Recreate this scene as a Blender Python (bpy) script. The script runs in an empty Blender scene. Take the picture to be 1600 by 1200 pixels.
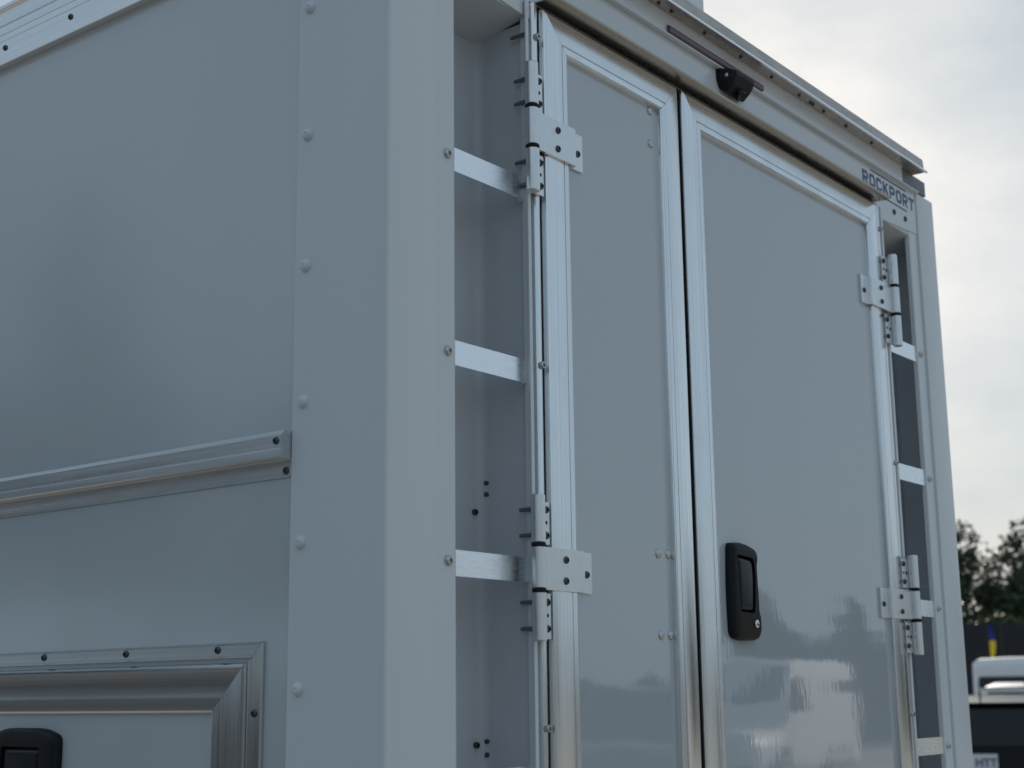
import bpy, bmesh, math, random
from mathutils import Vector, Matrix

# ------------------------------------------------------------------ camera, sky, sun, exposure
sc = bpy.context.scene
COL = sc.collection
YAW, PIT, ROL = math.radians(51.96425), math.radians(11.99326), math.radians(-0.67332)
fwd = Vector((math.sin(YAW)*math.cos(PIT), math.cos(YAW)*math.cos(PIT), math.sin(PIT)))
rgt = fwd.cross(Vector((0, 0, 1))).normalized()
upv = rgt.cross(fwd)
r2 = math.cos(ROL)*rgt + math.sin(ROL)*upv
u2 = -math.sin(ROL)*rgt + math.cos(ROL)*upv
CAM = Vector((-1.80748, -1.57338, 1.6))
cd = bpy.data.cameras.new('camera')
cam = bpy.data.objects.new('camera', cd)
COL.objects.link(cam)
m = Matrix.Identity(4)
for i in range(3):
    m[i][0], m[i][1], m[i][2], m[i][3] = r2[i], u2[i], -fwd[i], CAM[i]
cam.matrix_world = m
cd.sensor_width = 36.0
cd.lens = 2299.51/1600*36
cd.clip_start, cd.clip_end = 0.05, 3000
cd.dof.use_dof = True
cd.dof.focus_distance = 2.95
cd.dof.aperture_fstop = 5.0
sc.camera = cam

SUN_AZ, SUN_EL = math.radians(60.3), math.radians(24.8)       # azimuth from +Y towards +X
sunv = Vector((math.sin(SUN_AZ)*math.cos(SUN_EL), math.cos(SUN_AZ)*math.cos(SUN_EL), math.sin(SUN_EL)))
w = bpy.data.worlds.new('World')
sc.world = w
w.use_nodes = True
nt = w.node_tree
nt.nodes.clear()
out = nt.nodes.new('ShaderNodeOutputWorld')
bg = nt.nodes.new('ShaderNodeBackground')
sky = nt.nodes.new('ShaderNodeTexSky')
sky.sky_type = 'NISHITA'
sky.sun_disc = False
sky.sun_elevation = SUN_EL
sky.sun_rotation = SUN_AZ
sky.altitude = 50
sky.air_density = 1.0
sky.dust_density = 2.0
sky.ozone_density = 1.0
bg.inputs['Strength'].default_value = 0.087
tc = nt.nodes.new('ShaderNodeTexCoord')
mp = nt.nodes.new('ShaderNodeMapping')
mp.inputs['Scale'].default_value = (1.0, 1.0, 2.2)
ns = nt.nodes.new('ShaderNodeTexNoise')
ns.inputs['Scale'].default_value = 2.6
ns.inputs['Detail'].default_value = 9
ns.inputs['Roughness'].default_value = 0.58
ns.inputs['Distortion'].default_value = 0.25
rp = nt.nodes.new('ShaderNodeValToRGB')
rp.color_ramp.elements[0].position = 0.30
rp.color_ramp.elements[0].color = (0.73, 0.73, 0.73, 1)
rp.color_ramp.elements[1].position = 0.74
rp.color_ramp.elements[1].color = (0.92, 0.92, 0.92, 1)
cl = nt.nodes.new('ShaderNodeMix')
cl.data_type = 'RGBA'
cl.inputs['B'].default_value = (4.3, 5.5, 6.6, 1)          # thin even cloud veil
L = nt.links.new
L(tc.outputs['Generated'], mp.inputs['Vector'])
L(mp.outputs['Vector'], ns.inputs['Vector'])
L(ns.outputs['Fac'], rp.inputs['Fac'])
L(rp.outputs['Color'], cl.inputs['Factor'])
L(sky.outputs['Color'], cl.inputs['A'])
L(cl.outputs['Result'], bg.inputs['Color'])
L(bg.outputs['Background'], out.inputs['Surface'])
ld = bpy.data.lights.new('sun', 'SUN')
ld.energy = 4.2
ld.angle = math.radians(0.53)
ld.color = (1.0, 0.93, 0.82)
lo = bpy.data.objects.new('sun', ld)
COL.objects.link(lo)
lo.rotation_euler = sunv.to_track_quat('Z', 'Y').to_euler()
sc.view_settings.view_transform = 'Standard'
sc.view_settings.look = 'None'
sc.view_settings.exposure = 0.0
sc.view_settings.gamma = 1.0
sc.view_settings.use_curve_mapping = False
sc.render.engine = 'CYCLES'
sc.cycles.use_denoising = True
sc.cycles.max_bounces = 8
sc.cycles.glossy_bounces = 4
random.seed(7)

# ------------------------------------------------------------------ materials
def nodes(mat):
    mat.use_nodes = True
    n = mat.node_tree
    return n, n.nodes['Principled BSDF']

def principled(name, col, rough=0.5, metal=0.0, coat=0.0, spec=0.5, bump=None, var=None, rvar=None, ior=1.5, smudge=None, wave=None):
    """bump=(scale xyz, strength, distance) var=(scale, amount) rvar=(scale xyz, lo, hi)"""
    mt = bpy.data.materials.new(name)
    n, b = nodes(mt)
    b.inputs['Base Color'].default_value = (*col, 1)
    b.inputs['Roughness'].default_value = rough
    b.inputs['Metallic'].default_value = metal
    b.inputs['IOR'].default_value = ior
    b.inputs['Specular IOR Level'].default_value = spec
    if coat:
        b.inputs['Coat Weight'].default_value = coat
        b.inputs['Coat Roughness'].default_value = 0.03
    t = n.nodes.new('ShaderNodeTexCoord')
    def noise(scale, detail=3, rough_=0.5):
        mp_ = n.nodes.new('ShaderNodeMapping')
        mp_.inputs['Scale'].default_value = scale
        nz = n.nodes.new('ShaderNodeTexNoise')
        nz.inputs['Scale'].default_value = 1.0
        nz.inputs['Detail'].default_value = detail
        nz.inputs['Roughness'].default_value = rough_
        n.links.new(t.outputs['Object'], mp_.inputs['Vector'])
        n.links.new(mp_.outputs['Vector'], nz.inputs['Vector'])
        return nz
    if var:
        nz = noise(var[0], 5, 0.6)
        mx = n.nodes.new('ShaderNodeMix')
        mx.data_type = 'RGBA'
        c2 = var[2] if len(var) > 2 else tuple(c*(1-var[1]) for c in col)
        rm = n.nodes.new('ShaderNodeValToRGB')
        rm.color_ramp.elements[0].position = 0.38
        rm.color_ramp.elements[1].position = 0.68
        n.links.new(nz.outputs['Fac'], rm.inputs['Fac'])
        n.links.new(rm.outputs['Color'], mx.inputs['Factor'])
        mx.inputs['A'].default_value = (*col, 1)
        mx.inputs['B'].default_value = (*c2, 1)
        res = mx.outputs['Result']
        if smudge:
            nz2 = noise(smudge[0], 6, 0.65)
            rm2 = n.nodes.new('ShaderNodeValToRGB')
            rm2.color_ramp.elements[0].position = 0.45
            rm2.color_ramp.elements[1].position = 0.75
            n.links.new(nz2.outputs['Fac'], rm2.inputs['Fac'])
            mx2 = n.nodes.new('ShaderNodeMix')
            mx2.data_type = 'RGBA'
            n.links.new(rm2.outputs['Color'], mx2.inputs['Factor'])
            n.links.new(res, mx2.inputs['A'])
            mx2.inputs['B'].default_value = (*smudge[1], 1)
            res = mx2.outputs['Result']
        n.links.new(res, b.inputs['Base Color'])
    if rvar:
        nz = noise(rvar[0], 4, 0.6)
        mr = n.nodes.new('ShaderNodeMapRange')
        mr.inputs['From Min'].default_value = 0.3
        mr.inputs['From Max'].default_value = 0.7
        mr.inputs['To Min'].default_value = rvar[1]
        mr.inputs['To Max'].default_value = rvar[2]
        n.links.new(nz.outputs['Fac'], mr.inputs['Value'])
        n.links.new(mr.outputs['Result'], b.inputs['Roughness'])
    if bump:
        nz = noise(bump[0], 2)
        bp = n.nodes.new('ShaderNodeBump')
        bp.inputs['Strength'].default_value = bump[1]
        bp.inputs['Distance'].default_value = bump[2]
        n.links.new(nz.outputs['Fac'], bp.inputs['Height'])
        if wave:
            nw = noise((wave[0],)*3, 1)
            bw_ = n.nodes.new('ShaderNodeBump')
            bw_.inputs['Strength'].default_value = wave[1]
            bw_.inputs['Distance'].default_value = wave[2]
            n.links.new(nw.outputs['Fac'], bw_.inputs['Height'])
            n.links.new(bw_.outputs['Normal'], bp.inputs['Normal'])
        n.links.new(bp.outputs['Normal'], b.inputs['Normal'])
    return mt

M = {}
M['door'] = principled('gloss_white_door_skin', (0.485, 0.53, 0.57), 0.03, ior=2.05, wave=(3.5, 0.12, 0.01), bump=((70, 70, 26), 0.035, 0.0015),
                       var=((2.2, 2.2, 1.4), 0.02))
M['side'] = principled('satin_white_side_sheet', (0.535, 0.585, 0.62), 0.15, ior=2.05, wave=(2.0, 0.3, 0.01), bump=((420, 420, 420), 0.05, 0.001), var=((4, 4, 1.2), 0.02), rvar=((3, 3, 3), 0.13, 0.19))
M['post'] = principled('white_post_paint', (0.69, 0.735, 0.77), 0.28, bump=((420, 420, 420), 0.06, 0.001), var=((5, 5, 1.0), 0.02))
M['recess'] = principled('recess_shade_white', (0.60, 0.63, 0.665), 0.4, bump=((420, 420, 420), 0.05, 0.001), var=((5, 5, 2.5), 0.07))  # white body paint toned down to carry the shade inside the recess
M['header'] = principled('white_header_paint', (0.68, 0.71, 0.735), 0.16, bump=((160, 160, 160), 0.08, 0.001), var=((3, 3, 6), 0.03))
M['alu_v'] = principled('drawn_aluminium_upright', (0.92, 0.935, 0.95), 0.2, 1.0, bump=((620, 620, 0.25), 0.05, 0.0005),
                        var=((330, 330, 0.6), 0.1, (0.74, 0.75, 0.75)), rvar=((240, 240, 0.5), 0.15, 0.27), smudge=((11, 11, 5), (0.80, 0.80, 0.79)))
M['alu_h'] = principled('drawn_aluminium_level', (0.92, 0.935, 0.95), 0.22, 1.0, bump=((0.25, 620, 620), 0.05, 0.0005),
                        var=((0.6, 330, 330), 0.1, (0.75, 0.76, 0.75)), rvar=((0.5, 240, 240), 0.17, 0.29), smudge=((9, 16, 16), (0.72, 0.72, 0.70)))
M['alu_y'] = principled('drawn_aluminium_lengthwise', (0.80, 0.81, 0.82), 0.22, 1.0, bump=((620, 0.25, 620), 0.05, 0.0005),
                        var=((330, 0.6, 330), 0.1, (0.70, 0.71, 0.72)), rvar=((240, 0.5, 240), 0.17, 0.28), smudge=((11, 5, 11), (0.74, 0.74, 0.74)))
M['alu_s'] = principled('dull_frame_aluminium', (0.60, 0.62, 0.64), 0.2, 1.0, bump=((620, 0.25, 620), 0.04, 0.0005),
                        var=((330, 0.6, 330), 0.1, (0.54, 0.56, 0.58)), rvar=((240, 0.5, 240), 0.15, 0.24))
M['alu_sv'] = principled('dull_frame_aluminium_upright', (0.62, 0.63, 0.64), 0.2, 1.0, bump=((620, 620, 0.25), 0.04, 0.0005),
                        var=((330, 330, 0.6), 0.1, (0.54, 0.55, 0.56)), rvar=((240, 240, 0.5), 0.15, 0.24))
M['dark_sheet'] = principled('dark_sheet_grey', (0.045, 0.046, 0.05), 0.85, bump=((40, 40, 40), 0.4, 0.01), var=((0.5, 0.5, 0.5), 0.3))  # for the added dark sheet left of the truck
M['leaf_far'] = principled('leaf_far', (0.034, 0.050, 0.032), 0.6, var=((0.6, 0.6, 0.6), 0.4))
M['cast'] = principled('satin_hinge_aluminium', (0.80, 0.81, 0.81), 0.36, 1.0, bump=((380, 380, 90), 0.08, 0.0006), rvar=((60, 60, 30), 0.3, 0.46))
M['rung'] = principled('milled_rung_aluminium', (0.96, 0.97, 0.98), 0.26, 1.0, bump=((12, 300, 900), 0.06, 0.0005), rvar=((20, 200, 200), 0.20, 0.32))
M['rail'] = principled('dull_side_rail_metal', (0.66, 0.67, 0.69), 0.30, 0.85, bump=((500, 0.4, 500), 0.05, 0.0005), var=((70, 2.2, 70), 0.12, (0.50, 0.51, 0.52)), rvar=((200, 1, 200), 0.24, 0.38), smudge=((60, 9, 60), (0.58, 0.59, 0.6)))
M['gutter'] = principled('weathered_gutter_metal', (0.52, 0.47, 0.40), 0.3, 0.75, var=((11, 30, 40), 0.3, (0.40, 0.355, 0.33)), rvar=((60, 90, 90), 0.2, 0.42),
                         bump=((60, 120, 120), 0.06, 0.001))
M['drip'] = principled('reflection_brown_drip', (0.42, 0.385, 0.34), 0.26, 0.9, rvar=((12, 30, 30), 0.2, 0.34))  # brown base colour stands in for the dark reflection on the underside
M['cap'] = principled('dark_corner_cap', (0.17, 0.185, 0.21), 0.5)
M['steel'] = principled('dark_steel_fastener', (0.10, 0.10, 0.105), 0.35, 0.9)
M['bright'] = principled('bright_steel_fastener', (0.55, 0.55, 0.55), 0.3, 1.0)
M['galv'] = principled('dull_threaded_steel', (0.20, 0.21, 0.21), 0.5, 0.8, bump=((1400, 20, 20), 0.6, 0.001))
M['plastic'] = principled('black_textured_plastic', (0.007, 0.008, 0.010), 0.5, spec=0.25, bump=((900, 900, 900), 0.15, 0.0005))
M['paddle'] = principled('black_smooth_plastic', (0.006, 0.007, 0.010), 0.3, spec=0.3)
M['rubber'] = principled('black_rubber', (0.006, 0.006, 0.007), 0.8)
M['chrome'] = principled('lock_chrome', (0.85, 0.85, 0.85), 0.15, 1.0)
M['red'] = principled('dull_red_lens', (0.15, 0.10, 0.125), 0.35)
M['ink'] = principled('navy_vinyl', (0.030, 0.055, 0.16), 0.35)
M['pale_concrete'] = principled('pale_concrete', (0.36, 0.335, 0.295), 0.9, bump=((40, 40, 40), 0.4, 0.01), var=((0.35, 0.35, 0.35), 0.3))  # pale concrete lot, colour raised for warm reflections and underlight
M['line'] = principled('road_paint', (0.72, 0.72, 0.70), 0.7, var=((6, 6, 6), 0.3))
M['carblack'] = principled('black_car_paint', (0.003, 0.0035, 0.006), 0.15, spec=0.22)
M['carwhite'] = principled('white_car_paint', (0.74, 0.75, 0.76), 0.25, coat=0.6)
M['vanwhite'] = principled('white_van_paint', (0.72, 0.73, 0.74), 0.3, coat=0.3)
M['cargrey'] = principled('grey_car_paint', (0.09, 0.10, 0.11), 0.2, 0.4, coat=0.8)
M['glass'] = principled('tinted_glass', (0.008, 0.010, 0.012), 0.04, spec=0.4)
M['tyre'] = principled('tyre_rubber', (0.012, 0.012, 0.012), 0.85)
M['rim'] = principled('wheel_alloy', (0.45, 0.45, 0.46), 0.35, 0.9)
M['tail'] = principled('tail_lens', (0.22, 0.012, 0.012), 0.15, coat=0.6)
M['head'] = principled('head_lens', (0.7, 0.72, 0.72), 0.1, coat=0.6)
M['plate'] = principled('plate_white', (0.62, 0.64, 0.66), 0.4)
M['fence'] = principled('dark_fence_panel', (0.016, 0.018, 0.024), 0.7, var=((0.5, 0.5, 2), 0.3))
M['bark'] = principled('bark', (0.055, 0.042, 0.032), 0.9, bump=((8, 8, 2), 0.6, 0.03))
M['leaf_a'] = principled('leaf_dark', (0.035, 0.062, 0.024), 0.55, var=((1.1, 1.1, 1.1), 0.45))
M['leaf_b'] = principled('leaf_mid', (0.060, 0.095, 0.030), 0.55, var=((1.1, 1.1, 1.1), 0.45))
M['hedge'] = principled('hedge_leaf', (0.070, 0.105, 0.025), 0.6, var=((2, 2, 2), 0.4))
M['blue'] = principled('flag_blue', (0.010, 0.035, 0.26), 0.6)
M['yellow'] = principled('flag_yellow', (0.78, 0.56, 0.03), 0.6)
M['frame'] = principled('chassis_black', (0.02, 0.02, 0.02), 0.6)

# ------------------------------------------------------------------ mesh helpers
I4 = Matrix.Identity(4)

def link(name, me, mat, parent=None, loc=None):
    o = bpy.data.objects.new(name, me)
    if mat is not None and not me.materials:
        me.materials.append(mat)
    COL.objects.link(o)
    if loc is not None:
        o.location = loc
    if parent is not None:
        o.parent = parent
        off = parent.location.copy()
        p = parent.parent
        o.matrix_parent_inverse = Matrix.Translation(-off) if p is None else I4
        if p is not None:
            # parent is a part whose own mesh is in world coordinates (location 0 or its own place)
            o.matrix_parent_inverse = Matrix.Translation(-off)
    return o

def to_mesh(bm, name, smooth=None):
    bmesh.ops.recalc_face_normals(bm, faces=bm.faces)
    me = bpy.data.meshes.new(name)
    bm.to_mesh(me)
    bm.free()
    if smooth is not None:
        me.polygons.foreach_set('use_smooth', [True]*len(me.polygons))
        ang = math.radians(smooth)
        try:
            me.set_sharp_from_angle(angle=ang)
        except Exception:
            pass
    return me

def add_box(bm, x0, x1, y0, y1, z0, z1, bev=0.0, seg=2):
    vs = [bm.verts.new(p) for p in ((x0, y0, z0), (x1, y0, z0), (x1, y1, z0), (x0, y1, z0), (x0, y0, z1), (x1, y0, z1), (x1, y1, z1), (x0, y1, z1))]
    fs = [bm.faces.new([vs[i] for i in f]) for f in ((0, 3, 2, 1), (4, 5, 6, 7), (0, 1, 5, 4), (1, 2, 6, 5), (2, 3, 7, 6), (3, 0, 4, 7))]
    if bev:
        es = list({e for f in fs for e in f.edges})
        bmesh.ops.bevel(bm, geom=es, offset=bev, segments=seg, affect='EDGES', profile=0.6)
    return vs

def box(name, mat, parent, x0, x1, y0, y1, z0, z1, bev=0.0, seg=2):
    bm = bmesh.new()
    add_box(bm, min(x0, x1), max(x0, x1), min(y0, y1), max(y0, y1), z0, z1, bev, seg)
    return link(name, to_mesh(bm, name, 35 if bev else None), mat, parent)

def add_prism(bm, pts0, pts1, cap=True):
    """joins two equal loops of 3D points"""
    a = [bm.verts.new(p) for p in pts0]
    b = [bm.verts.new(p) for p in pts1]
    n = len(a)
    for i in range(n):
        j = (i+1) % n
        bm.faces.new((a[i], a[j], b[j], b[i]))
    if cap:
        bm.faces.new(a)
        bm.faces.new(list(reversed(b)))

def prism(name, mat, parent, pts0, pts1, smooth=None):
    bm = bmesh.new()
    add_prism(bm, pts0, pts1)
    return link(name, to_mesh(bm, name, smooth), mat, parent)

def lathe_bm(bm, prof, origin, axis, seg=14):
    axis = Vector(axis).normalized()
    a = axis.orthogonal().normalized()
    b = axis.cross(a)
    origin = Vector(origin)
    rings = []
    for r, h in prof:
        if r < 1e-6:
            rings.append([bm.verts.new(origin+axis*h)])
        else:
            rings.append([bm.verts.new(origin+axis*h+(a*math.cos(t)+b*math.sin(t))*r) for t in (2*math.pi*k/seg for k in range(seg))])
    for p, q in zip(rings, rings[1:]):
        if len(p) == 1 and len(q) == 1:
            continue
        for k in range(seg):
            k2 = (k+1) % seg
            if len(p) == 1:
                bm.faces.new((p[0], q[k], q[k2]))
            elif len(q) == 1:
                bm.faces.new((p[k], q[0], p[k2]))
            else:
                bm.faces.new((p[k], q[k], q[k2], p[k2]))

def lathe_mesh(name, prof, axis, seg=14, origin=(0, 0, 0), smooth=40):
    bm = bmesh.new()
    lathe_bm(bm, prof, origin, axis, seg)
    return to_mesh(bm, name, smooth)

def button(name, r, axis, socket=True, h=0.6):
    if socket:
        p = [(r*1.02, 0), (r, r*h*0.35), (r*0.82, r*h*0.8), (r*0.55, r*h), (r*0.45, r*h), (r*0.38, r*h*0.45), (0, r*h*0.4)]
    else:
        p = [(r*1.02, 0), (r*1.0, r*h*0.3), (r*0.8, r*h*0.75), (r*0.5, r*h), (r*0.22, r*h), (r*0.16, r*h*0.86), (0, r*h*0.84)]
    return lathe_mesh(name, p, axis, 16)

REAR, SIDE = (0, -1, 0), (-1, 0, 0)
MS = {
    'bolt_rear': button('bolt_rear', 0.0068, REAR), 'bolt_side': button('bolt_side', 0.0066, SIDE),
    'nut_rear': button('nut_rear', 0.0088, REAR, True, 0.75),
    'rivet_side': button('rivet_side', 0.0112, SIDE, False, 0.72), 'rivet_rear': button('rivet_rear', 0.0092, REAR, False, 0.45),
    'bolt_px': button('bolt_px', 0.0062, (1, 0, 0), True, 0.8), 'bolt_nx': button('bolt_nx', 0.0062, (-1, 0, 0), True, 0.8),
    'hole_nx': lathe_mesh('hole_nx', [(0.0048, 0), (0.0046, 0.0008), (0, 0.0009)], (-1, 0, 0), 12),
    'hole_px': lathe_mesh('hole_px', [(0.0048, 0), (0.0046, 0.0008), (0, 0.0009)], (1, 0, 0), 12),
    'tip_nx': lathe_mesh('tip_nx', [(0.0036, 0), (0.0036, 0.024), (0.0028, 0.027), (0, 0.0275)], (-1, 0, 0), 10),
    'tip_px': lathe_mesh('tip_px', [(0.0036, 0), (0.0036, 0.024), (0.0028, 0.027), (0, 0.0275)], (1, 0, 0), 10),
    'tip_py': lathe_mesh('tip_py', [(0.0038, 0), (0.0038, 0.026), (0.003, 0.029), (0, 0.0295)], (0, 1, 0), 10),
    'hole_rear': lathe_mesh('hole_rear', [(0.0046, 0), (0.0044, 0.0006), (0, 0.0007)], REAR, 12),
    'stud_rear': lathe_mesh('stud_rear', [(0.0056, 0), (0.0056, 0.006), (0.0046, 0.0075), (0.003, 0.0075), (0.0028, 0.004), (0, 0.004)], REAR, 12),
}
_mat_copies = {}

def fast(name, key, mat, parent, loc):
    k = (key, mat)
    if k not in _mat_copies:
        me = MS[key] if not MS[key].materials else MS[key].copy()
        if not me.materials:
            me.materials.append(mat)
        else:
            me.materials.clear()
            me.materials.append(mat)
        _mat_copies[k] = me
    return link(name, _mat_copies[k], mat, parent, loc)

def tag(o, label=None, cat=None, group=None, kind=None):
    if label: o['label'] = label
    if cat: o['category'] = cat
    if group: o['group'] = group
    if kind: o['kind'] = kind
    return o

def empty(name, loc, rz=0.0):
    o = bpy.data.objects.new(name, None)
    COL.objects.link(o)
    o.location = loc
    o.rotation_euler = (0, 0, rz)
    o.empty_display_size = 0.2
    return o

# ------------------------------------------------------------------ ground
def sheet(name, x0, x1, y0, y1, z, mat):
    me = bpy.data.meshes.new(name)
    me.from_pydata([(x0, y0, z), (x1, y0, z), (x1, y1, z), (x0, y1, z)], [], [(0, 1, 2, 3)])
    return link(name, me, mat)
g = sheet('ground', -900, 900, -900, 900, 0.0, M['pale_concrete'])
tag(g, kind='structure')
vg = sheet('dark_reflection_sheet', -90, -5.5, -30, 120, 0.004, M['dark_sheet'])  # unseen dark sheet added to darken reflections in the side door frame
tag(vg, kind='structure')

# ------------------------------------------------------------------ the truck body
truck = tag(empty('box_truck', (1.056, 1.8, 0.0)), 'large white box truck body with aluminium framed rear doors and open step recesses', 'truck')
CX = 1.056                                   # centre line of the body
def mx(x): return 2*CX-x
ZB, ZT = 0.86, 3.013                         # bottom of the body, top of the corner posts
LEN = 3.9

# side sheets, roof, front and floor
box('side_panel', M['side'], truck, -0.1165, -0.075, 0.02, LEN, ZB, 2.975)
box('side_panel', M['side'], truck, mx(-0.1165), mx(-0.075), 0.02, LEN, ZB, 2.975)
box('roof_panel', M['post'], truck, -0.09, mx(-0.09), 0.06, LEN, 3.062, 3.092)
box('front_panel', M['side'], truck, -0.07, mx(-0.07), LEN-0.045, LEN-0.004, ZB, 3.055)
box('floor_panel', M['frame'], truck, -0.07, mx(-0.07), 0.13, LEN-0.05, ZB-0.06, ZB-0.004)
# black backing plane standing in for the unlit interior behind the doors
box('dark_backing', M['rubber'], truck, 0.296, mx(0.296), 0.032, 0.06, ZB, 2.902)

# corner posts: side flange, rear facet, step, recessed flange with a folded lip
def corner_post(s):
    f = (lambda x: x) if s < 0 else mx
    X0 = -0.1205
    r = 0.006
    def arc(cx, cy, a0, a1, rad, n=4):
        return [(cx+rad*math.cos(math.radians(a0+(a1-a0)*i/n)), cy+rad*math.sin(math.radians(a0+(a1-a0)*i/n))) for i in range(n+1)]
    t = 0.0025
    outer = [(X0, 0.216)] + arc(X0+r, r, 180, 270, r) + arc(-0.003, 0.003, 270, 350, 0.003, 4) + [(0.0004, 0.0088), (0.0028, 0.0088), (0.0034, 0.0068)]
    outer += [(0.0556, 0.0068)] + arc(0.0552, 0.0088, 270, 360, 0.002, 3) + [(0.0572, 0.019)]
    inner = [(0.0547, 0.019), (0.0547, 0.0094), (0.004, 0.0094), (0.003, 0.0105), (-0.003, 0.0105), (-0.0045, t), (X0+r, t+0.0005), (X0+t, r), (X0+t, 0.216)]
    loop = outer+inner
    p0 = [(f(x), y, ZB) for x, y in loop]
    p1 = [(f(x), y, ZT) for x, y in loop]
    bm = bmesh.new()
    a = [bm.verts.new(p) for p in p0]
    b = [bm.verts.new(p) for p in p1]
    n = len(a)
    for i in range(n):
        bm.faces.new((a[i], a[(i+1) % n], b[(i+1) % n], b[i]))
    bm.faces.new(a)
    bm.faces.new(list(reversed(b)))
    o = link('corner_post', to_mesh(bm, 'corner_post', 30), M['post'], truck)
    for z in (2.80, 2.561, 2.3235, 2.087, 1.852, 1.6155, 1.379, 1.142, 0.905):
        if s < 0:
            fast('rivet', 'rivet_side', M['post'], o, (X0, 0.190, z))
    for z in (2.527, 2.174, 1.820, 1.459, 1.10):
        fast('bolt', 'nut_rear', M['bright'], o, (f(0.036), 0.0068, z))
    return o
corner_post(-1)
corner_post(1)

# step recesses beside the doors
def recess(s):
    f = (lambda x: x) if s < 0 else mx
    bm = bmesh.new()
    def arc(cx, cy, a0, a1, rad, n=5):
        return [(cx+rad*math.cos(math.radians(a0+(a1-a0)*i/n)), cy+rad*math.sin(math.radians(a0+(a1-a0)*i/n))) for i in range(n+1)]
    R = 0.022
    path = [(-0.07, 0.035), (-0.07, 0.128)] + arc(0.2700-R, 0.128-R, 90, 0, R) + [(0.2700, 0.0165)]
    back = [(0.2765, 0.0165), (0.2765, 0.135), (-0.08, 0.135), (-0.08, 0.035)]
    loop = path+back
    ZC = 2.862
    add_prism(bm, [(f(x), y, ZB) for x, y in loop], [(f(x), y, ZC) for x, y in loop])
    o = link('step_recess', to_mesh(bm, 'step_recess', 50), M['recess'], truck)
    cp = [(0.0072, 2.8725), (0.1275, 2.850), (0.1275, 2.90), (0.0072, 2.90)]
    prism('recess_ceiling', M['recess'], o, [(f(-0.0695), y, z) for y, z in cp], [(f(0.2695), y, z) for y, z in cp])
    return o
recL = recess(-1)
recR = recess(1)
for y, z in ((0.112, 1.983), (0.112, 1.962), (0.115, 1.5230), (0.115, 1.5000)):
    fast('screw', 'tip_nx', M['steel'], recL, (0.2755, y, z)).scale = (0.42, 1.2, 1.2)
for x, z in ((0.250, 1.929), (0.250, 1.517)):
    fast('screw', 'stud_rear', M['steel'], recL, (x, 0.128, z))
for x, z in ((mx(-0.012), 2.81), (mx(-0.012), 2.16), (mx(-0.012), 1.46)):
    fast('screw', 'stud_rear', M['steel'], recR, (x, 0.128, z)).scale = (1.5, 1, 1.5)

# rungs: flat bars bolted behind the flange, the inner end curled back
def rung(s, zc):
    f = (lambda x: x) if s < 0 else mx
    t = 0.004
    front = [(0.004, 0.0105), (0.2585, 0.0105), (0.2625, 0.0112), (0.2650, 0.0130), (0.2660, 0.0160), (0.2660, 0.0240)]
    back = [(x, y) for x, y in front]
    off = []
    for i, (x, y) in enumerate(front):
        a = front[max(i-1, 0)]
        b = front[min(i+1, len(front)-1)]
        d = Vector((b[0]-a[0], b[1]-a[1])).normalized()
        off.append((x-d.y*t, y+d.x*t))
    loop = front+list(reversed(off))
    h = 0.0218
    return prism('step_rung', M['rung'], truck, [(f(x), y, zc-h) for x, y in loop], [(f(x), y, zc+h) for x, y in loop], 40)
for zc in (2.525, 2.176, 1.818, 1.461, 1.104):
    rung(-1, zc)
    rung(1, zc)

# door jambs
def jamb(s):
    f = (lambda x: x) if s < 0 else mx
    prof = [(0.2770, 0.11), (0.2770, 0.003), (0.2785, -0.001), (0.2815, -0.0035), (0.2865, -0.0035), (0.2885, -0.001), (0.2885, 0.0035), (0.2893, 0.0015),
            (0.2960, 0.0015), (0.2968, 0.0030), (0.2968, 0.03), (0.2968, 0.11)]
    ZJ = 2.903
    o = prism('door_jamb', M['alu_v'], truck, [(f(x), y, ZB) for x, y in prof], [(f(x), y, ZJ) for x, y in prof], 30)
    lip = [(0.2552, 0.0), (0.2552, -0.0025), (0.2640, -0.0025), (0.2650, -0.0015), (0.2650, 0.0135), (0.2768, 0.0135), (0.2768, 0.0160), (0.2625, 0.0160), (0.2625, 0.0)]
    prism('jamb_lip', M['post'], o, [(f(x), y, ZB+0.001) for x, y in lip], [(f(x), y, ZJ-0.001) for x, y in lip])
    for z in (2.832, 2.189, 1.545, 1.05):
        fast('screw', 'stud_rear', M['bright'], o, (f(0.284), -0.003, z)).scale = (1.25, 1.25, 1.25)
    for z in (2.832,):
        fast('screw', 'tip_py', M['galv'], o, (f(0.2590), 0.0, z)).scale = (1, 1.25, 1)
    return o
jamb(-1)
jamb(1)

# header panel with sloped gusset corners over the recesses
hz0, hz1 = 2.9075, 3.0105
def gus(f):
    return [(f(0.0020), 2.897), (f(0.2600), 2.871), (f(0.2760), 2.871)]
pts = [(0.0020, hz1), (0.0020, 2.889), (0.2640, 2.871), (0.2760, 2.871), (0.2760, hz0), (mx(0.2760), hz0), (mx(0.2760), 2.871), (mx(0.2640), 2.871), (mx(0.0020), 2.889), (mx(0.0020), hz1)]
header = prism('header_panel', M['header'], truck, [(x, 0.0042, z) for x, z in pts], [(x, 0.0066, z) for x, z in pts])
for s in (-1, 1):
    f = (lambda x: x) if s < 0 else mx
    for x, z in ((0.157, 2.9155), (0.082, 2.9140)):
        fast('bolt', 'bolt_rear', M['steel'], header, (f(x), 0.0042, z)).scale = (1.25, 1, 1.25)
box('header_backing', M['post'], truck, 0.0020, mx(0.0020), 0.0125, 0.0560, 2.9105, 3.0100)

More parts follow.
